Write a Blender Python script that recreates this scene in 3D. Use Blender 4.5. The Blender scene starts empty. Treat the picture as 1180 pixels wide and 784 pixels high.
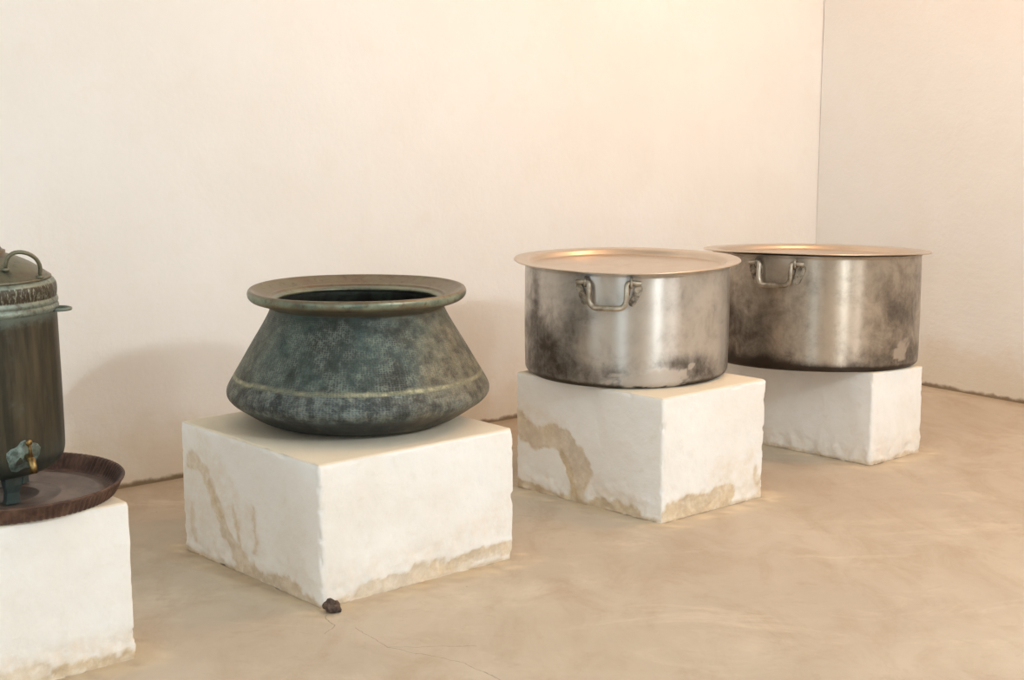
import bpy, bmesh, math, random
from mathutils import Vector, noise, Matrix
random.seed(7)
S = bpy.context.scene
COL = S.collection
PI = math.pi

# ------------------------------------------------------------------ helpers
def link(name, me, m=None, parent=None):
    o = bpy.data.objects.new(name, me); COL.objects.link(o)
    if m is not None: me.materials.append(m)
    if parent is not None: o.parent = parent
    return o

def finish(bm, name, m=None, parent=None, smooth=True, norm=True):
    if norm: bmesh.ops.recalc_face_normals(bm, faces=bm.faces)
    me = bpy.data.meshes.new(name); bm.to_mesh(me); bm.free()
    for p in me.polygons: p.use_smooth = smooth
    return link(name, me, m, parent)

def empty(name, loc, label, cat, group=None):
    o = bpy.data.objects.new(name, None); COL.objects.link(o)
    o.location = loc; o.empty_display_size = .1
    o['label'] = label; o['category'] = cat
    if group: o['group'] = group
    return o

def sstep(a, b, x):
    t = max(0., min(1., (x-a)/(b-a))); return t*t*(3-2*t)

def lathe(prof, n=160, uvr=.3, wob=None):
    """closed or open profile [(r,z)...] turned about z; uv in metres"""
    bm = bmesh.new(); uv = bm.loops.layers.uv.new('uv')
    L = [0.]
    for a, b in zip(prof, prof[1:]): L.append(L[-1]+math.hypot(b[0]-a[0], b[1]-a[1]))
    rings = []
    for r, z in prof:
        if r < 1e-5: rings.append([bm.verts.new((0, 0, z))]*n)
        else:
            ring = []
            for i in range(n):
                a = 2*PI*i/n; rr, zz = (r, z) if wob is None else wob(r, z, a)
                ring.append(bm.verts.new((rr*math.cos(a), rr*math.sin(a), zz)))
            rings.append(ring)
    for k in range(len(rings)-1):
        A, B = rings[k], rings[k+1]
        for i in range(n):
            j = (i+1) % n
            vs = [A[i], A[j], B[j], B[i]]; us = [(i, k), (i+1, k), (i+1, k+1), (i, k+1)]
            q = []; qu = []
            for v, u in zip(vs, us):
                if v not in q: q.append(v); qu.append(u)
            if len(q) < 3: continue
            f = bm.faces.new(q)
            for l, u in zip(f.loops, qu): l[uv].uv = (u[0]/n*2*PI*uvr, L[u[1]])
    return bm

def smooth_prof(pts, step=.006):
    """Catmull-Rom through the points"""
    out = []
    P = [pts[0]]+list(pts)+[pts[-1]]
    for i in range(1, len(P)-2):
        p0, p1, p2, p3 = P[i-1], P[i], P[i+1], P[i+2]
        n = max(1, int(math.hypot(p2[0]-p1[0], p2[1]-p1[1])/step))
        for k in range(n):
            t = k/n
            c = []
            for d in (0, 1):
                c.append(.5*((2*p1[d])+(-p0[d]+p2[d])*t+(2*p0[d]-5*p1[d]+4*p2[d]-p3[d])*t*t+(-p0[d]+3*p1[d]-3*p2[d]+p3[d])*t**3))
            out.append((max(0, c[0]), c[1]))
    out.append(tuple(pts[-1])); return out

def tube(bm, pts, r, n=12, cap=True, rs=None):
    pts = [Vector(p) for p in pts]; rings = []
    up = None
    for i, p in enumerate(pts):
        d = (pts[min(i+1, len(pts)-1)]-pts[max(i-1, 0)]).normalized()
        if up is None: up = d.orthogonal().normalized()
        up = (up-d*up.dot(d)).normalized(); s = d.cross(up)
        rr = r if rs is None else rs[i]
        rings.append([bm.verts.new(p+(up*math.cos(2*PI*k/n)+s*math.sin(2*PI*k/n))*rr) for k in range(n)])
    for A, B in zip(rings, rings[1:]):
        for k in range(n): bm.faces.new((A[k], A[(k+1) % n], B[(k+1) % n], B[k]))
    if cap:
        bm.faces.new(rings[0][::-1]); bm.faces.new(rings[-1])

def spline(pts, n=8):
    P = [pts[0]]+list(pts)+[pts[-1]]; out = []
    P = [Vector(p) for p in P]
    for i in range(1, len(P)-2):
        for k in range(n):
            t = k/n; p0, p1, p2, p3 = P[i-1], P[i], P[i+1], P[i+2]
            out.append(.5*(2*p1+(p2-p0)*t+(2*p0-5*p1+4*p2-p3)*t*t+(3*p1-p0-3*p2+p3)*t**3))
    out.append(P[-2]); return out

def fbm(x, y, z, o=4):
    return noise.fractal(Vector((x, y, z)), .8, 2.1, o)

# ------------------------------------------------------------------ node helper
class NT:
    def __init__(s, name):
        s.m = bpy.data.materials.new(name); s.m.use_nodes = True
        s.t = s.m.node_tree; s.n = s.t.nodes; s.b = s.n['Principled BSDF']
        s.n.new  # noqa
    def node(s, k, **kw):
        x = s.n.new(k)
        for a, v in kw.items(): setattr(x, a, v)
        return x
    def inp(s, sock, v):
        if isinstance(v, bpy.types.NodeSocket): s.t.links.new(v, sock)
        elif v is not None: sock.default_value = v
    def math(s, op, a, b=None, clamp=False):
        x = s.node('ShaderNodeMath', operation=op, use_clamp=clamp); s.inp(x.inputs[0], a)
        if b is not None: s.inp(x.inputs[1], b)
        return x.outputs[0]
    def ramp(s, v, lo, hi, a=0., b=1.):
        x = s.node('ShaderNodeMapRange', interpolation_type='SMOOTHSTEP'); s.inp(x.inputs[0], v)
        for i, q in enumerate((lo, hi, a, b)): s.inp(x.inputs[i+1], q)
        return x.outputs[0]
    def mix(s, f, a, b, mode='MIX'):
        x = s.node('ShaderNodeMix', data_type='RGBA', blend_type=mode)
        s.inp(x.inputs[0], f)
        for q, i in ((a, 6), (b, 7)):
            if isinstance(q, tuple) and len(q) == 3: q = q+(1.,)
            s.inp(x.inputs[i], q)
        return x.outputs[2]
    def noise(s, co, sc, det=4, rough=.55, dist=0., scale=None):
        if scale: co = s.mapping(co, scale)
        x = s.node('ShaderNodeTexNoise'); s.inp(x.inputs['Vector'], co)
        x.inputs['Scale'].default_value = sc; x.inputs['Detail'].default_value = det
        x.inputs['Roughness'].default_value = rough; x.inputs['Distortion'].default_value = dist
        return x.outputs[0]
    def mapping(s, co, scale, loc=(0, 0, 0), rot=(0, 0, 0)):
        x = s.node('ShaderNodeMapping'); s.inp(x.inputs[0], co)
        x.inputs['Scale'].default_value = scale; x.inputs['Location'].default_value = loc
        x.inputs['Rotation'].default_value = rot
        return x.outputs[0]
    def obj(s): return s.node('ShaderNodeTexCoord').outputs['Object']
    def geo(s): return s.node('ShaderNodeNewGeometry').outputs['Position']
    def uv(s): return s.node('ShaderNodeTexCoord').outputs['UV']
    def xyz(s, co):
        x = s.node('ShaderNodeSeparateXYZ'); s.inp(x.inputs[0], co); return x.outputs
    def attr(s, name):
        x = s.node('ShaderNodeAttribute'); x.attribute_name = name; return x.outputs['Fac']
    def bump(s, h, st=.5, dist=.005):
        x = s.node('ShaderNodeBump'); s.inp(x.inputs['Height'], h)
        x.inputs['Strength'].default_value = st; x.inputs['Distance'].default_value = dist
        s.t.links.new(x.outputs[0], s.b.inputs['Normal'])
    def set(s, **kw):
        for k, v in kw.items():
            if isinstance(v, tuple) and len(v) == 3: v = v+(1.,)
            s.inp(s.b.inputs[k.replace('_', ' ')], v)

def c(r, g, b):     # sRGB 0-255 -> linear
    f = lambda x: (x/255/12.92 if x/255 <= .04045 else ((x/255+.055)/1.055)**2.4)
    return (f(r), f(g), f(b))

# ------------------------------------------------------------------ materials
def plaster_wall():
    t = NT('limewashed plaster'); p = t.geo()
    n1 = t.noise(p, 1.3, 5, .6); n2 = t.noise(p, 9, 5, .6, .3); n3 = t.noise(p, 60, 3)
    col = t.mix(t.ramp(n1, .3, .72), c(236, 235, 232), c(233, 230, 225))
    col = t.mix(t.ramp(n2, .5, .8, 0, .15), col, c(226, 214, 196))
    # rising damp and scuffs near the floor: uneven tan patches
    z = t.xyz(p)[2]
    zz = t.math('ADD', z, t.math('MULTIPLY', t.math('SUBTRACT', t.noise(p, 3.2, 6, .65), .5), .55))
    damp = t.ramp(zz, .02, .30, 1, 0)
    col = t.mix(t.math('MULTIPLY', damp, .5), col, c(214, 198, 168))
    sp = t.noise(p, 26, 5, .7)
    col = t.mix(t.math('MULTIPLY', t.ramp(sp, .70, .78), t.ramp(z, .1, .9, .5, .10)), col, c(170, 145, 110))
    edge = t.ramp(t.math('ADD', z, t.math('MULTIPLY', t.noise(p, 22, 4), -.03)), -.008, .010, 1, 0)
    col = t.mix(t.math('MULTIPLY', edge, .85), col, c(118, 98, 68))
    t.set(Base_Color=col, Roughness=.9)
    t.inp(t.b.inputs['Specular IOR Level'], .15)
    h = t.math('ADD', t.math('MULTIPLY', n2, 1.), t.math('MULTIPLY', n3, .25))
    scr = t.noise(p, 5, 6, .65, 0, (1, 1, 5))
    h = t.math('ADD', h, t.math('MULTIPLY', scr, t.ramp(z, .2, 1., .7, .1)))
    t.bump(h, .22, .015)
    return t.m

def plaster_block():
    t = NT('whitewashed masonry'); p = t.geo()
    st = t.attr('stain'); fa = t.attr('faint'); du = t.attr('dust')
    n1 = t.noise(p, 3, 5, .6); n2 = t.noise(p, 28, 5, .65); n3 = t.noise(p, 110, 3)
    col = t.mix(t.ramp(n1, .35, .7), c(243, 243, 241), c(238, 235, 229))
    col = t.mix(t.math('MULTIPLY', t.ramp(n2, .52, .78), .18), col, c(214, 200, 176))
    col = t.mix(du, col, c(222, 208, 180))
    col = t.mix(t.math('MULTIPLY', fa, t.ramp(n2, .3, .65, .2, .8)), col, c(228, 214, 194))
    stc = t.mix(t.ramp(t.noise(p, 14, 6, .7), .35, .68), c(210, 184, 138), c(180, 152, 108))
    stf = t.math('MULTIPLY', st, t.ramp(n2, .15, .55, .55, 1.))
    col = t.mix(stf, col, stc)
    sp = t.noise(p, 70, 4, .7)
    col = t.mix(t.math('MULTIPLY', t.ramp(sp, .68, .76), t.math('ADD', t.math('MULTIPLY', st, .6), .06)), col, c(120, 100, 75))
    t.set(Base_Color=col, Roughness=.88)
    t.inp(t.b.inputs['Specular IOR Level'], .2)
    h = t.math('ADD', t.math('MULTIPLY', n2, .8), t.math('MULTIPLY', n3, .25))
    h = t.math('SUBTRACT', h, t.math('MULTIPLY', st, .5))
    t.bump(h, .4, .006)
    return t.m

def floor_mat():
    t = NT('worn cement floor'); p = t.geo()
    st = t.attr('screed'); sh = t.attr('grime')
    n1 = t.noise(p, .9, 6, .6, .4); n2 = t.noise(p, 4.5, 6, .65, .5, (1.2, .6, 1)); n3 = t.noise(p, 40, 4, .6)
    col = t.mix(t.ramp(n1, .32, .68), c(184, 170, 151), c(197, 184, 165))
    col = t.mix(t.ramp(n2, .42, .72, 0, .5), col, c(168, 146, 120))
    n4 = t.noise(p, 2.2, 7, .7, .8, (.7, 1.3, 1))
    col = t.mix(t.ramp(n4, .52, .70, 0, .5), col, c(214, 202, 182))
    n5 = t.noise(p, 11, 7, .72, 1.2, (.8, 1.2, 1))
    col = t.mix(t.ramp(n5, .56, .68, 0, .2), col, c(160, 138, 112))
    col = t.mix(st, col, c(222, 206, 176))
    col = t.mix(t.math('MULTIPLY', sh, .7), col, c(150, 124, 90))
    # small dark specks of dirt
    v = t.node('ShaderNodeTexVoronoi'); t.inp(v.inputs['Vector'], p); v.inputs['Scale'].default_value = 6.5
    sel = t.noise(p, 1.7, 2)
    r = t.ramp(sel, .5, .7, .0, .075)
    spk = t.math('LESS_THAN', v.outputs['Distance'], r)
    col = t.mix(t.math('MULTIPLY', spk, t.ramp(t.noise(p, 30, 2), .42, .55, 0, .55)), col, c(120, 92, 70))
    # hairline cracks running away from the block with the brass vessel
    def seg(a, b):
        # distance to a segment in the xy plane, with a noisy offset
        q = t.node('ShaderNodeVectorMath', operation='SUBTRACT'); t.inp(q.inputs[0], pc); q.inputs[1].default_value = (*a, 0)
        d = Vector((b[0]-a[0], b[1]-a[1], 0)); L2 = d.length_squared
        dt = t.node('ShaderNodeVectorMath', operation='DOT_PRODUCT'); t.inp(dt.inputs[0], q.outputs[0]); dt.inputs[1].default_value = d
        h = t.math('DIVIDE', dt.outputs['Value'], L2, True)
        sc = t.node('ShaderNodeVectorMath', operation='SCALE'); sc.inputs[0].default_value = d; t.inp(sc.inputs['Scale'], h)
        s2 = t.node('ShaderNodeVectorMath', operation='DISTANCE'); t.inp(s2.inputs[0], q.outputs[0]); t.inp(s2.inputs[1], sc.outputs[0])
        return s2.outputs['Value']
    nx = t.node('ShaderNodeTexNoise'); t.inp(nx.inputs['Vector'], p); nx.inputs['Scale'].default_value = 14; nx.inputs['Detail'].default_value = 4
    off = t.node('ShaderNodeVectorMath', operation='SUBTRACT'); t.inp(off.inputs[0], nx.outputs['Color']); off.inputs[1].default_value = (.5, .5, .5)
    of2 = t.node('ShaderNodeVectorMath', operation='SCALE'); t.inp(of2.inputs[0], off.outputs[0]); of2.inputs['Scale'].default_value = .045
    ad = t.node('ShaderNodeVectorMath', operation='ADD'); t.inp(ad.inputs[0], p); t.inp(ad.inputs[1], of2.outputs[0])
    fl = t.node('ShaderNodeVectorMath', operation='MULTIPLY'); t.inp(fl.inputs[0], ad.outputs[0]); fl.inputs[1].default_value = (1, 1, 0)
    pc = fl.outputs[0]
    dmin = None
    for a, b in CRACKS:
        d = seg(a, b); dmin = d if dmin is None else t.math('MINIMUM', dmin, d)
    crack = t.ramp(dmin, .0007, .0022, 1, 0)
    col = t.mix(t.math('MULTIPLY', crack, .45), col, c(120, 98, 70))
    t.set(Base_Color=col, Roughness=t.ramp(n2, .3, .7, .55, .72))
    t.inp(t.b.inputs['Specular IOR Level'], .35)
    h = t.math('ADD', t.math('MULTIPLY', n2, 1.5), t.math('MULTIPLY', n3, .2))
    h = t.math('SUBTRACT', h, t.math('MULTIPLY', crack, .8))
    t.bump(h, .25, .012)
    return t.m

def aluminium(name, tint, dark):
    t = NT(name); o = t.obj(); so = t.attr('soot'); li = t.attr('bare')
    uvc = t.uv()
    br = t.noise(uvc, 1., 4, .7, 0, (3, 420, 1))        # turned brushing around the pot
    br2 = t.noise(uvc, 1., 5, .6, .2, (26, 3, 1))       # faint vertical wipes
    n = t.noise(o, 11, 7, .68, .4); n2 = t.noise(o, 45, 5, .7)
    s = t.math('ADD', so, t.math('MULTIPLY', t.math('SUBTRACT', n, .5), .9))
    s = t.math('ADD', s, t.math('MULTIPLY', t.math('SUBTRACT', br2, .5), .35))
    s = t.math('ADD', s, t.math('MULTIPLY', t.math('SUBTRACT', n2, .5), .35))
    s = t.ramp(s, .12, 1.05, 0, 1)
    s = t.math('MULTIPLY', s, t.math('GREATER_THAN', so, .001))
    col = t.mix(t.ramp(n, .3, .75), tint, tuple(x*.86 for x in tint))
    col = t.mix(s, col, dark)
    col = t.mix(t.math('MULTIPLY', li, .85), col, c(186, 172, 158))
    ro = t.math('ADD', t.ramp(s, 0, 1, .41, .52), t.math('MULTIPLY', t.math('SUBTRACT', br, .5), .12))
    ro = t.math('ADD', ro, t.math('MULTIPLY', li, .25))
    t.set(Base_Color=col, Metallic=t.math('SUBTRACT', t.ramp(s, .2, 1., .86, .5), t.math('MULTIPLY', li, .5)), Roughness=ro)
    t.b.inputs['Anisotropic'].default_value = .93
    t.b.inputs['Anisotropic Rotation'].default_value = .25
    tg = t.node('ShaderNodeTangent', direction_type='RADIAL', axis='Z')
    t.inp(t.b.inputs['Tangent'], tg.outputs[0])
    t.bump(t.math('ADD', t.math('MULTIPLY', br, .5), t.math('MULTIPLY', n2, .4)), .12, .001)
    return t.m

def lid_metal():
    t = NT('spun aluminium lid'); o = t.obj(); uvc = t.uv()
    br = t.noise(uvc, 1., 3, .7, 0, (2, 300, 1)); n = t.noise(o, 9, 6, .65)
    col = t.mix(t.ramp(n, .35, .75), c(203, 189, 173), c(199, 184, 167))
    t.set(Base_Color=col, Metallic=.95, Roughness=t.math('ADD', t.ramp(n, .3, .7, .25, .29), t.math('MULTIPLY', br, .06)))
    t.bump(br, .03, .0005)
    return t.m

def handle_metal():
    t = NT('cast aluminium fitting'); o = t.obj(); n = t.noise(o, 12, 4, .6)
    t.set(Base_Color=t.mix(t.ramp(n, .4, .7), c(196, 187, 172), c(122, 110, 92)), Metallic=.8, Roughness=.45)
    return t.m

def verdigris():
    t = NT('patinated hammered copper'); o = t.obj(); uvc = t.uv()
    z = t.xyz(o)[2]; pc = t.attr('low'); ba = t.attr('line'); wm = t.attr('brown')
    n1 = t.noise(o, 7, 6, .65, .3); n2 = t.noise(o, 22, 6, .7); n3 = t.noise(o, 3.2, 4, .6)
    col = t.mix(t.ramp(n1, .36, .62), c(56, 60, 57), c(72, 90, 87))
    col = t.mix(t.ramp(n2, .5, .74, 0, .5), col, c(104, 120, 114))
    col = t.mix(t.ramp(n3, .5, .72, 0, .45), col, c(62, 60, 55))
    lowc = t.mix(t.ramp(n2, .4, .66), c(60, 66, 68), c(102, 114, 116))
    lowc = t.mix(t.ramp(t.noise(o, 30, 5, .7), .56, .7, 0, .75), lowc, c(158, 154, 132))
    col = t.mix(t.math('MULTIPLY', pc, .85), col, lowc)
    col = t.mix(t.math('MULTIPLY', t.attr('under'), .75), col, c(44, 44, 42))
    col = t.mix(t.math('MULTIPLY', wm, t.ramp(n2, .3, .7, .35, .95)), col, c(132, 118, 90))
    # rows of hammer marks
    v = t.node('ShaderNodeTexVoronoi'); t.inp(v.inputs['Vector'], t.mapping(uvc, (110, 150, 1)))
    v.inputs['Scale'].default_value = 1.; v.inputs['Randomness'].default_value = .4
    hm = t.ramp(v.outputs['Distance'], .1, .62)
    col = t.mix(t.math('MULTIPLY', t.ramp(hm, .35, 1., 0, .5), t.attr('ham')), col, t.mix(t.ramp(n2, .35, .65), c(36, 40, 38), c(140, 148, 136)))
    col = t.mix(ba, col, t.mix(t.ramp(n2, .35, .6), c(188, 184, 154), c(120, 122, 100)))
    t.set(Base_Color=col, Metallic=.35, Roughness=t.ramp(n1, .3, .7, .62, .5))
    h = t.math('MULTIPLY', hm, t.attr('ham'))
    t.bump(t.math('ADD', h, t.math('MULTIPLY', n2, .6)), .6, .0028)
    return t.m

def rim_copper():
    t = NT('worn copper rim'); o = t.obj(); n1 = t.noise(o, 9, 6, .65, .3); n2 = t.noise(o, 40, 5, .7)
    up = t.xyz(t.node('ShaderNodeTexCoord').outputs['Normal'])[2]
    base = t.mix(t.ramp(n1, .35, .65), c(112, 98, 80), c(122, 116, 96))
    base = t.mix(t.ramp(n2, .5, .72, 0, .6), base, c(84, 66, 54))
    side = t.mix(t.ramp(n1, .35, .6), c(96, 112, 100), c(138, 148, 128))
    side = t.mix(t.ramp(n2, .5, .7, 0, .7), side, c(84, 76, 66))
    col = t.mix(t.attr('green'), base, side)
    t.set(Base_Color=col, Metallic=.6, Roughness=t.ramp(n1, .3, .7, .30, .46))
    t.bump(t.math('ADD', n1, t.math('MULTIPLY', n2, .4)), .3, .003)
    return t.m

def dark_inside():
    t = NT('blackened copper inside'); o = t.obj(); n = t.noise(o, 14, 5, .65)
    t.set(Base_Color=t.mix(t.ramp(n, .4, .7), c(30, 30, 26), c(58, 64, 54)), Metallic=.3, Roughness=.6)
    t.bump(n, .3, .004)
    return t.m

def urn_mat(kind):
    t = NT({'body': 'tarnished urn copper', 'band': 'green bronze banding', 'lid': 'aged copper lid'}[kind]); o = t.obj()
    n1 = t.noise(o, 9, 6, .65, .4); n2 = t.noise(o, 35, 6, .7); nv = t.noise(o, 6, 5, .6, 0, (4, 4, .5))
    z = t.xyz(o)[2]
    if kind == 'body':
        col = t.mix(t.ramp(nv, .35, .65), c(52, 50, 40), c(82, 74, 58))
        col = t.mix(t.ramp(n1, .52, .72, 0, .6), col, c(84, 92, 84))
        lo = t.math('ADD', z, t.math('MULTIPLY', t.math('SUBTRACT', n1, .5), .12))
        col = t.mix(t.ramp(lo, .02, .17, .75, 0), col, c(72, 92, 92))
        col = t.mix(t.ramp(t.math('ADD', z, t.math('MULTIPLY', t.math('SUBTRACT', n2, .5), .06)), .455, .485, 0, .6), col, c(104, 116, 108))
        m, r = .55, .45
    elif kind == 'band':
        col = t.mix(t.ramp(n1, .4, .65), c(112, 122, 112), c(142, 152, 140))
        col = t.mix(t.ramp(n2, .5, .7, 0, .8), col, c(74, 66, 52))
        dk = t.mix(t.ramp(t.noise(t.uv(), 1., 5, .75, 0, (160, 45, 1)), .5, .62), c(62, 54, 42), c(134, 138, 122))
        col = t.mix(t.math('MULTIPLY', t.ramp(z, .519, .522), t.ramp(z, .556, .560, 1, 0)), col, dk); m, r = .45, .45
    else:
        col = t.mix(t.ramp(n1, .35, .62), c(98, 82, 66), c(112, 112, 94))
        col = t.mix(t.ramp(n2, .52, .7, 0, .7), col, c(70, 78, 68))
        col = t.mix(t.ramp(t.noise(o, 7, 3), .56, .66, 0, .8), col, c(176, 108, 76)); m, r = .6, .42
    t.set(Base_Color=col, Metallic=m, Roughness=r)
    if kind == 'band':
        v = t.node('ShaderNodeTexVoronoi'); t.inp(v.inputs['Vector'], t.mapping(t.uv(), (90, 60, 1))); v.inputs['Scale'].default_value = 1
        t.bump(t.math('ADD', v.outputs['Distance'], n2), .5, .003)
    else: t.bump(t.math('ADD', n1, t.math('MULTIPLY', n2, .5)), .35, .004)
    return t.m

def simple(name, a, b, sc, metal, rough, bs=.3, bd=.003):
    t = NT(name); o = t.obj(); n = t.noise(o, sc, 6, .68)
    t.set(Base_Color=t.mix(t.ramp(n, .38, .64), a, b), Metallic=metal, Roughness=rough)
    t.bump(n, bs, bd); return t.m

# ------------------------------------------------------------------ the room: u runs along the back wall, v away from it
A0 = math.radians(39.15)
EU = Vector((math.cos(A0), math.sin(A0))); EV = Vector((math.sin(A0), -math.cos(A0)))
CORN = Vector((1.612, 7.985))
def uv2(u, v): return CORN+EU*u+EV*v          # u<=0 to the left of the corner
UW, VW, HC = -10.6, 6.35, 3.9                 # left end, front end, ceiling

CRACKS = [((-.44, 4.02), (-.335, 3.86)), ((-.335, 3.86), (-.14, 3.77)), ((-.14, 3.77), (.05, 3.56)),
          ((-.535, 4.12), (-.50, 4.03)), ((-.50, 4.03), (-.515, 3.96)),
          ((-.335, 3.86), (-.10, 3.88))]

M_wall = plaster_wall(); M_block = plaster_block()

def quad_grid(a, b, d, e, n, m):
    bm = bmesh.new(); V = {}
    for i in range(n+1):
        for j in range(m+1):
            p = (a.lerp(b, i/n)).lerp(e.lerp(d, i/n), j/m); V[i, j] = bm.verts.new(p)
    for i in range(n):
        for j in range(m): bm.faces.new((V[i, j], V[i+1, j], V[i+1, j+1], V[i, j+1]))
    return bm, V

def v3(p, z=0): return Vector((p[0], p[1], z))

# blocks (footprint corners: front, right, back, left)
BL = {}
def para(front, L, R):
    return [Vector(front), Vector(R), Vector(L)+Vector(R)-Vector(front), Vector(L)]
BL[1] = para((-1.56, 3.292), (-2.06, 3.86), (-.993, 3.787))
BL[2] = para((-.548, 4.169), (-1.068, 4.746), (.003, 4.640))
BL[3] = para((.514, 5.021), (.016, 5.510), (.920, 5.368))
BL[4] = para((1.420, 5.821), (.900, 6.345), (1.678, 6.049))

def sd_quad(p, q):
    # signed distance to a convex quad (approx., outside exact enough)
    d = -1e9; n = len(q); inside = True; best = 1e9
    for i in range(n):
        a, b = q[i], q[(i+1) % n]; e = b-a; w = p-a
        t = max(0, min(1, w.dot(e)/e.dot(e))); best = min(best, (w-e*t).length)
        if e.x*w.y-e.y*w.x < 0: inside = False
    return -best if inside else best

# floor: fine where the camera looks, coarse elsewhere
def build_floor():
    bm = bmesh.new()
    us = []; u = UW-.15
    while u < .15:
        us.append(u); u += .03 if u > -7.6 else .3
    us.append(.15)
    vs = []; v = -.15
    while v < VW+.15:
        vs.append(v); v += .03 if v < 4.6 else .3
    vs.append(VW+.15)
    l1 = bm.verts.layers.float.new('screed'); l2 = bm.verts.layers.float.new('grime')
    V = []
    for u in us:
        row = []
        for v in vs:
            p = uv2(u, v); x = bm.verts.new((p.x, p.y, 0))
            if v < 4.6 and u > -7.6:
                n1 = fbm(p.x*5, p.y*5, 1.3); n2 = fbm(p.x*13, p.y*13, 4.1)
                s = 0; g = 0
                for k, q in BL.items():
                    if (p-q[0]).length > 1.6: continue
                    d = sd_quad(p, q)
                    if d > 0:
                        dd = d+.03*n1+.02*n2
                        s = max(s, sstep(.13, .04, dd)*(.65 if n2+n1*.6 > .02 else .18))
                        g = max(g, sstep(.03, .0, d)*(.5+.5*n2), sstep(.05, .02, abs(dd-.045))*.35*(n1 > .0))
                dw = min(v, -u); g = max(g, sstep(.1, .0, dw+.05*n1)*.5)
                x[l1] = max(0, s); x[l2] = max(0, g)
                x.co.z = .0025*n1*sstep(0, .2, dw)
            row.append(x)
        V.append(row)
    for i in range(len(us)-1):
        for j in range(len(vs)-1): bm.faces.new((V[i][j], V[i][j+1], V[i+1][j+1], V[i+1][j]))
    # slab thickness
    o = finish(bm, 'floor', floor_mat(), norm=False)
    if o.data.polygons[0].normal.z < 0: o.data.flip_normals()
    o['kind'] = 'structure'
build_floor()

def wall(name, p0, p1, z0, z1, openings=(), mat=None, nx=160, nz=60, rough=.006, out=Vector((0, 0))):
    """a wall slab from p0 to p1 with rectangular openings (s0,s1,za,zb), thick .25 towards `out`"""
    L = (p1-p0).length; e = (p1-p0)/L
    ss = sorted(set([i*L/nx for i in range(nx+1)]+[x for o in openings for x in o[:2]]))
    zs = sorted(set([z0+(z1-z0)*i/nz for i in range(nz+1)]+[x for o in openings for x in o[2:]]))
    bm = bmesh.new(); F = {}; B = {}
    def inn(sc, zc): return any(o[0] < sc < o[1] and o[2] < zc < o[3] for o in openings)
    def gv(D, i, j, off):
        if (i, j) not in D:
            p = p0+e*ss[i]; z = zs[j]; q = Vector((p.x, p.y, z))
            if off: q += v3(out*.25)
            elif rough:
                w = rough*fbm(p.x*.9, p.y*.9, z*.9, 3)+.0035*fbm(p.x*5, p.y*5, z*5, 3)*sstep(1.2, .1, z)
                w = w-(.004*fbm(p.x*14, p.y*14, 3) if z < .02 else 0)
                q -= v3(out*w)
            D[i, j] = bm.verts.new(q)
        return D[i, j]
    n, m = len(ss)-1, len(zs)-1
    solid = lambda i, j: 0 <= i < n and 0 <= j < m and not inn((ss[i]+ss[i+1])/2, (zs[j]+zs[j+1])/2)
    for i in range(n):
        for j in range(m):
            if not solid(i, j): continue
            bm.faces.new((gv(F, i, j, 0), gv(F, i+1, j, 0), gv(F, i+1, j+1, 0), gv(F, i, j+1, 0)))
            bm.faces.new((gv(B, i, j, 1), gv(B, i, j+1, 1), gv(B, i+1, j+1, 1), gv(B, i+1, j, 1)))
            for (di, dj, a, b) in ((-1, 0, (i, j), (i, j+1)), (1, 0, (i+1, j), (i+1, j+1)), (0, -1, (i, j), (i+1, j)), (0, 1, (i, j+1), (i+1, j+1))):
                if not solid(i+di, j+dj):
                    bm.faces.new((gv(F, *a, 0), gv(F, *b, 0), gv(B, *b, 1), gv(B, *a, 1)))
    o = finish(bm, name, mat or M_wall, smooth=True)
    mod = o.modifiers.new('edges', 'EDGE_SPLIT'); mod.split_angle = math.radians(40)
    o['kind'] = 'structure'; return o

wall('wall_back', uv2(UW, 0), uv2(.2, 0), -.01, HC, out=-EV, nx=260, nz=90)
wall('wall_right', uv2(0, 0), uv2(0, VW), -.01, HC, out=EU, nx=260, nz=90)
# front wall behind the camera: a wide doorway and a tall narrow window
DOOR = (7.4, 9.2, 0.0, 3.1)      # s measured from the right corner
SLIT = (2.95, 3.35, 2.80, 3.40)
SLIT2 = (1.30, 1.70, 2.80, 3.40)
wall('wall_front', uv2(0, VW), uv2(UW, VW), -.01, HC, [DOOR, SLIT, SLIT2], out=EV, nx=60, nz=24)
WINL = (1.6, 3.2, 1.0, 2.8)
wall('wall_left', uv2(UW, 0), uv2(UW, VW), -.01, HC, [WINL], out=-EU, nx=60, nz=24)
bm = bmesh.new()
ps = [uv2(UW-.25, -.25), uv2(.25, -.25), uv2(.25, VW+.25), uv2(UW-.25, VW+.25)]
lo = [bm.verts.new(v3(p, HC)) for p in ps]; hi = [bm.verts.new(v3(p, HC+.2)) for p in ps]
bm.faces.new(lo); bm.faces.new(hi)
for i in range(4): bm.faces.new((lo[i], lo[(i+1) % 4], hi[(i+1) % 4], hi[i]))
o = finish(bm, 'ceiling', M_wall, smooth=False); o['kind'] = 'structure'

# ------------------------------------------------------------------ whitewashed blocks
def seg_d(p, a, b):
    e = (b[0]-a[0], b[1]-a[1]); w = (p[0]-a[0], p[1]-a[1]); L = e[0]**2+e[1]**2 or 1e-9
    t = max(0, min(1, (w[0]*e[0]+w[1]*e[1])/L)); return math.hypot(w[0]-e[0]*t, w[1]-e[1]*t)

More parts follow.
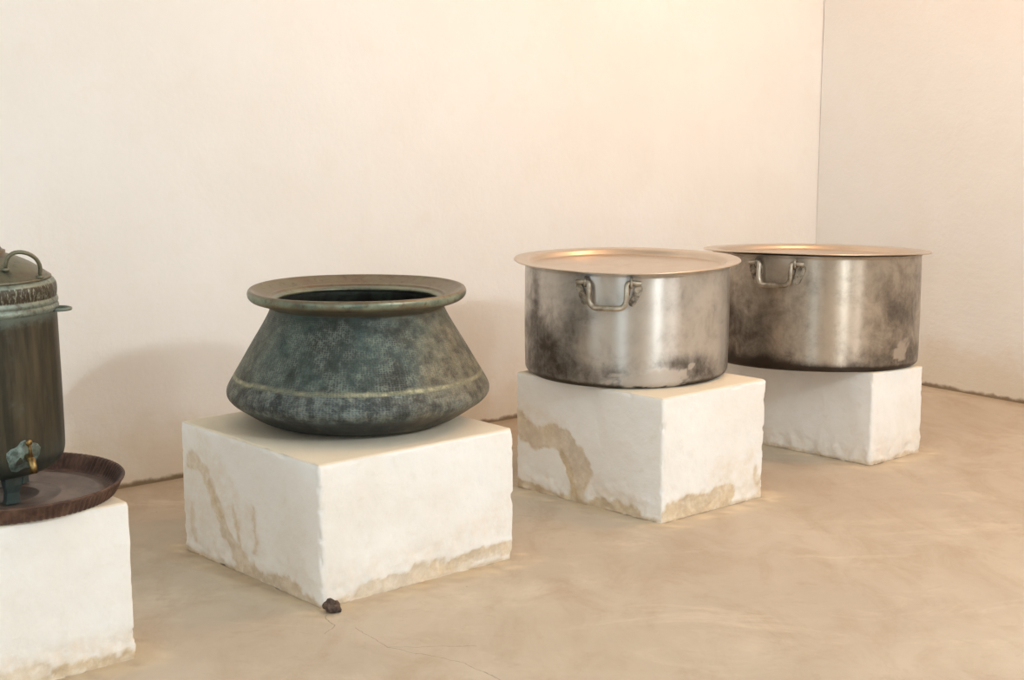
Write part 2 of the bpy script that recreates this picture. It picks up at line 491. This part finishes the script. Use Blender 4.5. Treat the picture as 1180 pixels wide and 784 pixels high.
def block(key, h, label, strokes, zplane=None, cell=.0065, hr=None):
    q = BL[key]; front, R, back, L = q
    wr = (R-front).length; wl = (L-front).length       # a runs to the right corner, b to the left corner
    eu = (R-front)/wr; el = (L-front)/wl
    bm = bmesh.new(); lay = {k: bm.verts.layers.float.new(k) for k in ('stain', 'faint', 'dust')}
    na, nb, nc = int(wr/cell), int(wl/cell), int(h/cell)
    rad = .008; V = {}
    sd = key*17.3
    def getv(i, j, k):
        if (i, j, k) in V: return V[i, j, k]
        a, b, z = wr*i/na, wl*j/nb, h*k/nc
        P = Vector((a, b, z)); I = Vector((min(max(a, rad), wr-rad), min(max(b, rad), wl-rad), min(z, h-rad)))
        d = P-I
        if d.length > 1e-6: P = I+d.normalized()*rad
        else: d = Vector((0, 0, 1))
        nrm = d.normalized()
        if d.length <= 1e-6: nrm = Vector((0, 0, 0))
        n1 = fbm(a*4+sd, b*4, z*4, 3); n2 = fbm(a*16+sd, b*16, z*16, 4)
        low = sstep(.14, .0, z)
        corner = (1 if min(a, wr-a) < rad*1.2 else 0)+(1 if min(b, wl-b) < rad*1.2 else 0)+(1 if z > h-rad*1.2 else 0)
        # outward direction
        out = Vector((-1 if i == 0 else (1 if i == na else 0), -1 if j == 0 else (1 if j == nb else 0), 1 if k == nc else 0))
        if out.length: out.normalize()
        chip = max(0, fbm(a*22+sd, b*22, z*22, 3)-.08)*(.010 if corner >= 2 else .0)
        amt = .0035*n1+.0012*n2+low*.006*n2-chip
        if z < .002: amt += .006*fbm(a*11, b*11, 3+sd)
        if k == nc: out.z = 0; amt = -chip*.6
        P += out*amt
        w = front+eu*P.x+el*P.y
        zz = P.z
        if zplane: zz = P.z*(zplane(w.x, w.y)/h)
        v = bm.verts.new((w.x-front.x, w.y-front.y, max(0, zz)))
        # stains
        st = fa = 0
        face = 'L' if i == 0 else ('R' if j == 0 else None)
        if i == 0 and j == 0: face = 'R'
        s = b if face == 'L' else a
        if face:
            ox = .022*fbm(s*9+sd, z*9, 1.7)+.007*fbm(s*45, z*45+sd, 2.7)
            oy = .022*fbm(s*9+sd, z*9, 7.7)+.007*fbm(s*45, z*45+sd, 5.7)
            for ch, pts, hw, am in strokes.get(face, ()):
                dd = min([seg_d((s+ox, z+oy), x, y) for x, y in zip(pts, pts[1:])] or [9])
                m = sstep(hw+.004, hw-.006, dd)*am
                rimk = sstep(.010, .0, abs(dd-hw))*am*.25
                if ch == 's': st = max(st, m*.8+rimk)
                elif ch == 'e': st *= 1-m
                else: fa = max(fa, sstep(hw+.03, hw-.03, dd)*am)
            bb = .012+.010*fbm(s*12+sd, 3, 1)
            st = max(st, sstep(bb+.006, bb-.006, z)*.55)
            fa = max(fa, sstep(.10, .0, z+.05*fbm(s*7+sd, z*7, 2))*.5)
        v[lay['stain']] = min(1, st); v[lay['faint']] = min(1, fa)
        v[lay['dust']] = .75 if k == nc else 0
        V[i, j, k] = v; return v
    def quads(fn, n, m):
        for x in range(n):
            for y in range(m): bm.faces.new((fn(x, y), fn(x+1, y), fn(x+1, y+1), fn(x, y+1)))
    quads(lambda x, y: getv(0, x, y), nb, nc); quads(lambda x, y: getv(na, x, y), nb, nc)
    quads(lambda x, y: getv(x, 0, y), na, nc); quads(lambda x, y: getv(x, nb, y), na, nc)
    quads(lambda x, y: getv(x, y, nc), na, nb); quads(lambda x, y: getv(x, y, 0), na, nb)
    o = finish(bm, 'masonry_block', M_block)
    o.location = (front.x, front.y, 0)
    o['label'] = label; o['category'] = 'block'; o['group'] = 'whitewashed blocks the vessels stand on'
    return o

B1 = block(1, .428, 'whitewashed block under the round rusty tray and copper urn', {
    'R': [('f', [(0, .03), (.76, .03)], .05, .8), ('s', [(.1, .0), (.3, .03), (.5, .02)], .028, .45), ('s', [(.55, .01), (.76, .01)], .014, .8)]})
B2 = block(2, .426, 'whitewashed block carrying the dark green wide-rimmed cauldron', {
    'L': [('f', [(.66, .30), (.55, .2), (.5, .05)], .12, .55), ('f', [(.38, .2), (.34, .1)], .035, .6),
          ('s', [(.72, .31), (.63, .27), (.56, .19), (.53, .12), (.46, .06), (.38, .01)], .026, .55),
          ('s', [(.60, .25), (.545, .16)], .014, .8), ('s', [(.47, .20), (.44, .13), (.43, .08)], .008, .55), ('s', [(.36, .22), (.335, .12), (.36, .07)], .006, .5), ('f', [(.74, .14), (.62, .06)], .07, .5), ('s', [(.04, .0), (.2, .012), (.46, .004)], .022, .7), ('s', [(.72, .17), (.7, .05)], .012, .35)],
    'R': [('f', [(.52, .12), (.70, .16)], .05, .5), ('f', [(.08, .05), (.4, .09)], .05, .4), ('s', [(.14, .0), (.36, .022), (.52, .03), (.72, .045)], .026, .62), ('s', [(.40, .035), (.68, .05)], .016, .8)]})
B3 = block(3, .440, 'whitewashed block under the nearer lidded aluminium pot, peeling tan arc on one side', {
    'L': [('f', [(.66, .3), (.5, .27)], .05, .5), ('s', [(.70, .25), (.585, .214), (.50, .232), (.438, .21), (.385, .16), (.364, .10), (.396, .03)], .044, .72),
          ('s', [(.47, .16), (.42, .11), (.41, .04)], .02, .9), ('e', [(.60, .10), (.54, .12), (.52, .07)], .06, 1.), ('s', [(.7, .0), (.4, .0)], .024, .8),
          ('s', [(.30, .0), (.2, .014), (.1, .0)], .026, .8), ('f', [(.3, .06), (.15, .05)], .03, .7)],
    'R': [('s', [(.045, .03), (.19, .034), (.33, .042)], .040, .85), ('f', [(.3, .12), (.46, .14)], .045, .6), ('s', [(.50, .10), (.515, .02)], .013, .6),
          ('f', [(.42, .05), (.5, .06)], .05, .5)]})
ZP = lambda x, y: .375-.060*(y-5.821)-.010*(x-1.42)
B4 = block(4, .375, 'whitewashed block under the farther lidded aluminium pot', {
    'L': [('f', [(.1, .02), (.5, .03)], .04, .5)], 'R': [('f', [(.05, .03), (.34, .05)], .05, .6), ('s', [(.02, .0), (.34, .0)], .013, .7)]}, zplane=ZP)

# ------------------------------------------------------------------ lidded aluminium pots
M_alu1 = aluminium('brushed aluminium, clean', c(206, 201, 194), c(66, 56, 45))
M_alu2 = aluminium('brushed aluminium, smoky', c(190, 179, 165), c(58, 47, 37))
M_lid = lid_metal(); M_fit = handle_metal(); M_brk = simple('grimy bracket metal', c(176, 166, 150), c(74, 64, 52), 26, .5, .55, .2, .002)

def paint(o, fn, names):
    me = o.data; n = len(me.vertices)
    [me.attributes.new(k, 'FLOAT', 'POINT') for k in names]
    vals = {k: [0.]*n for k in names}
    for i, v in enumerate(me.vertices):
        r = fn(v.co)
        for k in names: vals[k][i] = r.get(k, 0.)
    for k in names: me.attributes[k].data.foreach_set('value', vals[k])

def alu_pot(loc, R, H, Rl, label, az, mat, blobs, bare, seed, tilt=(0, 0), face=0.):
    """az: handle direction (radians from facing the viewer, + to the right); face: world direction from pot to viewer"""
    root = empty('lidded_cooking_pot', loc, label, 'cooking pot', 'lidded aluminium cooking pots')
    root.rotation_euler = (tilt[0], tilt[1], 0)
    rc = .026
    prof = [(0, .004), (R*.5, .002), (R-rc*1.4, 0.)]
    for i in range(9):
        a = PI/2*i/8; prof.append((R-rc+rc*math.sin(a)-.004*(1-i/8), rc-rc*math.cos(a)))
    n = 44
    for i in range(1, n+1): prof.append((R+.002*math.sin(PI*i/n), rc+(H-.008-rc)*i/n))
    prof += [(R+.004, H-.006), (R+.005, H-.002), (R+.001, H), (R-.003, H-.004), (R-.004, H-.05), (R-.004, rc), (R-.03, .008), (0, .008)]
    bm = lathe(prof, 256, R, wob=lambda r, z, a: (r*(1+.0018*math.sin(3*a+seed)+.001*math.sin(7*a)), z))
    body = finish(bm, 'body', mat, root)
    def f(co):
        an = math.atan2(co.y, co.x)-face; an = math.atan2(math.sin(an), math.cos(an))
        u = math.sin(an) if abs(an) < PI/2 else (2-abs(math.sin(an)))*(1 if an > 0 else -1)
        v = co.z/H; s = .20
        for bu, bv, su, sv, am in blobs: s += am*math.exp(-((u-bu)/su)**2-((v-bv)/sv)**2)
        s += .12*fbm(co.x*6+seed, co.y*6, co.z*6)
        s += .9*sstep(.06, .0, v)
        li = 0
        for bu, bv, su, sv in bare:
            d = math.hypot((u-bu)/su, (v-bv)/sv)+.6*fbm(co.x*14, co.y*14, co.z*14+seed)+.4*fbm(co.x*60, co.y*60, co.z*60)
            li = max(li, .75*sstep(1.12, .72, d))
        if math.hypot(co.x, co.y) < R-.0035 and co.z > .03: s = .1; li = 0
        return {'soot': max(.002, min(1.2, s*(1-li))), 'bare': li}
    paint(body, f, ('soot', 'bare'))
    # lid: thin flange, step down to a flat recessed panel
    k = Rl
    lp = [(0, -.0135), (k*.835, -.0135), (k*.846, -.0120), (k*.856, -.006), (k*.868, .002), (k*.880, .0065), (k*.905, .0082), (k*.985, .0102), (k*.997, .0095), (k, .0070), (k*.994, .0050), (k*.90, .0042), (k*.885, .0030), (k*.872, -.003), (k*.860, -.0115), (k*.846, -.0165), (0, -.0175)]
    # the recessed panel hangs inside the mouth
    bm = lathe(smooth_prof(lp, .004), 224, R*.5, wob=lambda r, z, a: (r, z+.0022*math.sin(2*a+seed)*(r/Rl)**2+.0008*math.sin(5*a)))
    lid = finish(bm, 'lid', M_lid, root); lid.location = (0, 0, H-.001)
    # drop handles
    for sgn in (0, 1):
        hdir = face+az+PI*sgn
        fr = Matrix.Rotation(hdir, 4, 'Z')       # local +x = outwards
        def W(t, o_, z): return fr @ Vector((R+o_-(t*t)/(2*R), t, z))
        hz = H-.030; hw = .0655; ew = .081
        half = [(.113, .016, -.003), (.098, .017, -.001), (.081, .018, 0), (.071, .019, -.002), (.0665, .022, -.012), (.066, .025, -.035), (.0655, .026, -.058), (.061, .027, -.074), (.050, .028, -.085), (.036, .028, -.088)]
        pts = [W(-a, b, hz+q) for a, b, q in half]+[W(0, .028, hz-.088)]+[W(a, b, hz+q) for a, b, q in half[::-1]]
        bm = bmesh.new(); tube(bm, spline(pts, 6), .0094, 14)
        h_ = finish(bm, 'handle', M_fit, root)
        for sd in (-1, 1):
            bm = bmesh.new()
            # eye that the rod passes through
            ring = [W(sd*ew+.0015*math.cos(a), .014+.015*math.cos(a), hz+.016*math.sin(a)) for a in [2*PI*i/24 for i in range(25)]]
            tube(bm, ring, .0042, 10)
            # two splayed riveted feet
            for dx, ln, wd, ox in ((-sd*.034, .078, .0135, .029), (-sd*.006, .040, .0085, -.010)):
                top = (sd*(ew+ox), hz-.010); dv = Vector((dx, -ln)).normalized(); nv = Vector((-dv.y, dv.x))
                outl = []
                for tt, ww in ((0, .006), (.10, wd*.8), (.2, wd), (.88, wd*.92), (.97, wd*.6), (1., wd*.3)): outl.append((tt, ww))
                loop = [(tt, ww) for tt, ww in outl]+[(tt, -ww) for tt, ww in outl[::-1]]
                fv = []; bv = []
                for tt, ww in loop:
                    qx = top[0]+dv.x*ln*tt+nv.x*ww; qz = top[1]+dv.y*ln*tt+nv.y*ww
                    fv.append(bm.verts.new(W(qx, .0110, qz))); bv.append(bm.verts.new(W(qx, .0005, qz)))
                bm.faces.new(fv); bm.faces.new(bv[::-1])
                for i in range(len(fv)): bm.faces.new((fv[i], bv[i], bv[(i+1) % len(fv)], fv[(i+1) % len(fv)]))
                for tt in (.36, .78):
                    qx = top[0]+dv.x*ln*tt; qz = top[1]+dv.y*ln*tt
                    ctr = W(qx, .0110, qz)
                    mt = Matrix.Translation(ctr) @ fr @ Matrix.Diagonal((.5, 1, 1, 1))
                    bmesh.ops.create_uvsphere(bm, u_segments=10, v_segments=6, radius=.0034, matrix=mt)
            finish(bm, 'handle_bracket', M_brk, root, smooth=False)
    return root

def face_dir(x, y): return math.atan2(-y, -x)
P3 = (.4245, 5.545); P4 = (1.262, 6.228)
pot3 = alu_pot((P3[0], P3[1], .4405), .3765, .4085, .4180,
    'nearer lidded aluminium pot with drop handle, pale scorched patch at its foot', math.asin(-.165), M_alu1,
    [(-.78, .28, .30, .30, .75), (-.87, .72, .06, .26, .45), (-.35, .10, .45, .13, .45), (-.42, .62, .16, .16, .25), (.62, .20, .22, .10, .5), (.35, .22, .2, .05, .25), (.8, .06, .35, .10, .45), (0, .9, .5, .1, -.1), (0, .45, .25, .3, -.15)],
    [(.235, .075, .33, .075), (.615, .185, .022, .022), (-.07, .125, .07, .012)], 1.7, face=face_dir(*P3))
pot4 = alu_pot((P4[0], P4[1], ZP(*P4)+.0005), .4260, .4560, .4665,
    'farther lidded aluminium pot with smoky sides and drop handle, tilted slightly back', math.asin(-.355), M_alu2,
    [(-.7, .35, .45, .45, .5), (-.5, .05, .5, .09, .6), (.1, .02, .5, .05, .7), (.75, .45, .22, .35, .38), (.9, .12, .25, .12, .5), (.5, .12, .22, .10, .35), (.95, .8, .12, .3, .25)],
    [(.80, .17, .075, .085)], 5.1, tilt=(-.060, .010), face=face_dir(*P4))

# ------------------------------------------------------------------ wide-rimmed cauldron
M_v = verdigris(); M_r = rim_copper(); M_in = dark_inside()
VX, VY, VZ = -.495, 4.785, .4265
root = empty('hammered_cauldron', (VX, VY, VZ), 'dark green patinated copper cauldron with wide flared rim and bulging base', 'cauldron')
outer = [(0, .0), (.12, .0), (.24, .0005), (.285, .006), (.325, .021), (.365, .0455), (.379, .0555), (.401, .070), (.416, .086), (.4205, .101), (.4165, .119), (.400, .149), (.373, .195), (.341, .250), (.306, .308), (.283, .350), (.2755, .372), (.274, .385)]
bm = lathe(smooth_prof(outer, .006), 220, .38, wob=lambda r, z, a: (r*(1+.003*math.sin(2*a+1)+.0015*math.sin(5*a)), z))
body = finish(bm, 'body', M_v, root)
def vf(co):
    r = math.hypot(co.x, co.y); z = co.z
    w = .004*fbm(co.x*9, co.y*9, co.z*9)
    an = math.atan2(co.y, co.x)-face_dir(VX, VY); u = math.sin(an)
    g = sstep(.25, .95, u+.35*fbm(co.x*7, co.y*7, co.z*7))*.8+sstep(-.7, -1., u)*.4
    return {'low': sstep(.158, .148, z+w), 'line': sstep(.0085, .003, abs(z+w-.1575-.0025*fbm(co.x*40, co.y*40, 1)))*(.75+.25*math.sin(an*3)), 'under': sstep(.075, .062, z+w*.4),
            'brown': g, 'ham': sstep(.07, .085, z)*sstep(.37, .35, z)}
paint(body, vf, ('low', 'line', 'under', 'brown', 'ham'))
inner = [(.2645, .392), (.2645, .374), (.273, .350), (.331, .250), (.389, .152), (.411, .112), (.395, .085), (.32, .044), (.2, .014), (0, .010)]
finish(lathe(smooth_prof(inner, .012), 120, .38), 'inner_wall', M_in, root)
rim = [(.266, .380), (.2575, .3845), (.2565, .390), (.262, .394), (.274, .398), (.2785, .4035), (.286, .4045), (.306, .413), (.325, .422), (.3335, .4275), (.340, .4285), (.3455, .4235), (.3475, .414), (.345, .404), (.338, .3965), (.328, .392), (.312, .387), (.292, .379), (.2765, .372)]
bm = lathe(smooth_prof(rim, .003), 220, .36, wob=lambda r, z, a: (r*(1+.003*math.sin(2*a+1)+.0012*math.sin(9*a)), z+.0015*math.sin(3*a)))
ro = finish(bm, 'rim', M_r, root)
paint(ro, lambda co: {'green': max(sstep(.343, .348, math.hypot(co.x, co.y)+.004*fbm(co.x*15, co.y*15, co.z*15))*sstep(.426, .418, co.z), sstep(.275, .27, math.hypot(co.x, co.y))*.6)}, ('green',))

# ------------------------------------------------------------------ rusty tray
M_rust = simple('rusty iron tray', c(74, 52, 44), c(104, 78, 64), 18, .35, .55, .35, .003)
M_rustf = simple('tray floor', c(100, 87, 80), c(124, 111, 102), 10, .45, .5, .25, .003)
TX, TY, TZ = -1.322, 3.832, .4295
root = empty('round_tray', (TX, TY, TZ), 'round rusty iron tray with fluted raised rim, under the urn', 'tray')
tf = [(0, .004), (.075, .004), (.078, .0065), (.083, .0065), (.086, .004), (.13, .004), (.133, .006), (.138, .006), (.141, .004), (.225, .004), (.230, .0065), (.236, .0065), (.240, .004), (.262, .0045), (.262, .0005), (0, 0.)]
finish(lathe(tf, 160, .3), 'tray_floor', M_rustf, root)
def flute(r, z, a):
    k = sstep(.265, .275, r)*sstep(.301, .294, r); return r+.0022*k*math.sin(a*110), z
tw = [(.262, .0045), (.268, .008), (.276, .020), (.285, .035), (.292, .0445), (.2975, .0475), (.3005, .045), (.299, .041), (.293, .036), (.287, .024), (.280, .010), (.272, .001), (.262, .0005)]
finish(lathe(smooth_prof(tw, .004), 660, .3, wob=flute), 'fluted_rim', M_rust, root)

# ------------------------------------------------------------------ copper urn
M_u = urn_mat('body'); M_ub = urn_mat('band'); M_ul = urn_mat('lid')
M_brass = simple('worn brass', c(150, 124, 76), c(92, 74, 46), 50, .85, .35)
M_verd = simple('crusted verdigris', c(128, 144, 136), c(76, 84, 74), 40, .2, .7, .5, .004)
UX, UY = -1.362, 3.835; UZ = TZ+.0070
root = empty('copper_urn', (UX, UY, UZ), 'tall tarnished copper urn on short feet with ring handles and domed lid', 'urn')
z0 = UZ
def Z(z): return z-z0
ub = [(0, Z(.498)), (.08, Z(.498)), (.13, Z(.504)), (.158, Z(.516)), (.174, Z(.532)), (.1815, Z(.552)), (.183, Z(.585)), (.1825, Z(.70)), (.181, Z(.82)), (.1795, Z(.915)), (.179, Z(.925))]
ub = [(r*1.035, z) for r, z in ub]
finish(lathe(smooth_prof(ub, .01), 128, .18), 'body', M_u, root)
uband = [(.178, Z(.922)), (.1835, Z(.925)), (.1855, Z(.932)), (.183, Z(.939)), (.1805, Z(.9405)), (.1835, Z(.943)), (.1845, Z(.949)), (.182, Z(.956)), (.180, Z(.958)),
         (.1815, Z(.962)), (.1825, Z(.978)), (.181, Z(.990)), (.176, Z(1.000)), (.170, Z(1.004)), (.160, Z(1.002)), (.150, Z(.99))]
uband = [(r+.006, z) for r, z in uband]
finish(lathe(smooth_prof(uband, .003), 128, .18), 'neck_band', M_ub, root)
ulid = [(.166, Z(.9985)), (.175, Z(1.0045)), (.176, Z(1.009)), (.169, Z(1.014)), (.155, Z(1.024)), (.130, Z(1.041)), (.100, Z(1.056)), (.074, Z(1.066)), (.066, Z(1.069)), (.066, Z(1.077)), (.060, Z(1.079)), (.055, Z(1.084)), (.052, Z(1.092)), (.043, Z(1.099)), (.0405, Z(1.115)), (.0405, Z(1.17)), (.0425, Z(1.19)), (.040, Z(1.205)), (.034, Z(1.24)), (.036, Z(1.26)), (.026, Z(1.285)), (0, Z(1.295))]
lidu = finish(lathe(smooth_prof(ulid, .004), 96, .12), 'lid', M_ul, root)
def arch(th, r, zb, w, hgt_, rad, lean, par, horizontal=False, mat=None, name='handle'):
    bm = bmesh.new(); d = Vector((math.cos(th), math.sin(th), 0)); tt = Vector((-math.sin(th), math.cos(th), 0))
    pts = []
    for i in range(17):
        a = PI*i/16; y = -w*math.cos(a); q = hgt_*math.sin(a)**.8 if 0 < i < 16 else 0
        base = d*r+Vector((0, 0, zb))+tt*y
        base -= d*(r-math.sqrt(max(0, r*r-y*y)))
        pts.append(base+(d*q if horizontal else (Vector((0, 0, 1))*math.cos(lean)+d*math.sin(lean))*q))
    tube(bm, pts, rad, 10)
    if not horizontal:
        for s in (0, -1): bmesh.ops.create_uvsphere(bm, u_segments=12, v_segments=8, radius=rad*2.0, matrix=Matrix.Translation(pts[s]) @ Matrix.Diagonal((1, 1, .6, 1)))
    return finish(bm, name, mat or M_ul, par)
for sg in (1, -1):
    a = Vector((.100*sg, -.098*sg, Z(1.040))); b = Vector((.166*sg, -.040*sg, Z(1.014)))
    bm = bmesh.new(); mid = (a+b)/2; hv = (b-a)/2; upv = Vector((.22*sg, -.22*sg, 1)).normalized()
    tube(bm, [mid-hv*math.cos(PI*q/18)*(1+.12*math.sin(PI*q/18))+upv*.056*max(0., math.sin(PI*q/18))**.75 for q in range(19)], .0052, 12)
    for e_ in (a, b): bmesh.ops.create_uvsphere(bm, u_segments=12, v_segments=8, radius=.011, matrix=Matrix.Translation(e_) @ Matrix.Diagonal((1, 1, .6, 1)))
    finish(bm, 'lid_handle', M_ul, lidu)
for th in (.12, PI+.12): arch(th, .182, Z(.924), .026, .040, .0048, 0, root, True, M_ub, 'side_handle')
for i in range(3):
    th = -.84+i*PI*2/3
    bm = bmesh.new(); fr = Matrix.Rotation(th, 4, 'Z')
    # bracket foot: a bent angled plate, wider at the top
    secs = [(.118, .000, .040, .028), (.120, .010, .036, .024), (.122, .030, .034, .022), (.124, .050, .042, .030), (.122, .074, .046, .034)]
    rings = []
    for rr, zz, w, dp in secs:
        rings.append([bm.verts.new(fr @ Vector((rr+a*dp/2, b*w/2, zz))) for a, b in ((-1, -1), (1, -1), (1.25, 0), (1, 1), (-1, 1))])
    for A, B in zip(rings, rings[1:]):
        for k in range(5): bm.faces.new((A[k], A[(k+1) % 5], B[(k+1) % 5], B[k]))
    bm.faces.new(rings[0][::-1]); bm.faces.new(rings[-1])
    o = finish(bm, 'foot', M_u, root, smooth=False)
    bv = o.modifiers.new('b', 'BEVEL'); bv.width = .002; bv.segments = 2
# small spout with key, low on the side that faces the viewer
th = -.80; fr = Matrix.Rotation(th, 4, 'Z')
W = lambda o_, t, z: fr @ Vector((.187+o_, t, Z(z)+.016))
bm = bmesh.new()
fl = []; fb = []
for i in range(22):
    a = 2*PI*i/22; rr = .041*(1+.16*math.sin(2*a+.8)+.10*math.sin(5*a))
    t_ = math.cos(a)*rr*.95; z_ = .556+math.sin(a)*rr
    inset = 0 if z_ > .545 else -.012*((.545-z_)/.03)
    fl.append(bm.verts.new(W(.009+inset-t_*t_*2.6, t_, z_))); fb.append(bm.verts.new(W(-.012+inset, t_, z_)))
bm.faces.new(fl)
for i in range(22): bm.faces.new((fl[i], fb[i], fb[(i+1) % 22], fl[(i+1) % 22]))
plate = finish(bm, 'spout_plate', M_verd, root)
bm = bmesh.new(); tube(bm, [W(-.006, .010, .553), W(.012, .010, .552), W(.026, .010, .546), W(.032, .010, .532), W(.033, .010, .516)], .0085, 14, rs=[.009, .009, .010, .009, .0105])
sp = finish(bm, 'spout', M_brass, root)
bm = bmesh.new(); tube(bm, [W(.020, .010, .552), W(.020, .010, .572), W(.019, .008, .588)], .0045, 10, rs=[.0075, .0045, .0045])
bmesh.ops.create_uvsphere(bm, u_segments=14, v_segments=8, radius=.0095, matrix=Matrix.Translation(W(.019, .008, .592)) @ fr @ Matrix.Diagonal((.55, 1, .9, 1)))
tap = finish(bm, 'tap_key', M_brass, root)

# ------------------------------------------------------------------ stone chip by the block corner
bm = bmesh.new(); bmesh.ops.create_icosphere(bm, subdivisions=3, radius=.024)
for v in bm.verts:
    n_ = fbm(v.co.x*45, v.co.y*45, v.co.z*45); v.co *= 1+.45*n_
    v.co.x *= 1.05; v.co.y *= .75; v.co.z *= .95
    if v.co.z < -.014: v.co.z = -.014
zmin = min(v.co.z for v in bm.verts)
for v in bm.verts: v.co.z -= zmin
st = finish(bm, 'stone', simple('brown stone', c(96, 78, 66), c(60, 48, 42), 60, 0, .85, .5, .004), smooth=False)
st.location = (-.516, 4.140, .003)
st['label'] = 'small dark brown stone chip on the floor at the front corner of a block'; st['category'] = 'stone'

# ------------------------------------------------------------------ lights
def area(name, u_s, z, w, h, power, col, face2d=None, wall_='front', tiltdown=0.):
    L = bpy.data.lights.new(name, 'AREA'); L.shape = 'RECTANGLE'; L.size = w; L.size_y = h
    L.energy = power; L.color = col
    o = bpy.data.objects.new(name, L); COL.objects.link(o)
    if wall_ == 'front': p = uv2(-u_s, VW+.03); d = -EV
    else: p = uv2(UW-.03, u_s); d = EU
    o.location = (p.x, p.y, z)
    dv = Vector((d.x, d.y, -tiltdown)); o.rotation_euler = dv.to_track_quat('-Z', 'Z').to_euler()
    return o
area('door_daylight', (DOOR[0]+DOOR[1])/2, 1.75, 1.7, 2.6, 70, (.68, .88, 1.0))
area('slit_daylight', (SLIT[0]+SLIT[1])/2, 3.10, .16, .5, 90, (.84, .95, 1.))
area('second_slit_daylight', (SLIT2[0]+SLIT2[1])/2, 3.10, .30, .5, 44, (.92, .95, .97))
area('left_window_daylight', (WINL[0]+WINL[1])/2, 1.9, 1.5, 1.7, 50, (.72, .88, 1.0), wall_='left')
L = bpy.data.lights.new('ceiling_lamp', 'POINT'); L.energy = 68; L.color = (1., .52, .24); L.shadow_soft_size = .3
o = bpy.data.objects.new('ceiling_lamp', L); COL.objects.link(o); p = uv2(-1.25, 2.2); o.location = (p.x, p.y, 3.3)

w = bpy.data.worlds.new('world'); S.world = w; w.use_nodes = True
w.node_tree.nodes['Background'].inputs[0].default_value = (.9, .95, 1., 1); w.node_tree.nodes['Background'].inputs[1].default_value = 1.

# ------------------------------------------------------------------ camera
cam = bpy.data.cameras.new('camera'); cam.sensor_width = 36; cam.lens = 1740/1180*36
co = bpy.data.objects.new('camera', cam); COL.objects.link(co); S.camera = co
co.location = (0, 0, 1.5); co.rotation_euler = (PI/2-math.atan((392-95)/1740), 0, 0)
S.view_settings.view_transform = 'Standard'; S.view_settings.look = 'None'
S.view_settings.exposure = .07; S.view_settings.gamma = 1; S.view_settings.use_curve_mapping = False
S.cycles.max_bounces = 8; S.cycles.diffuse_bounces = 6
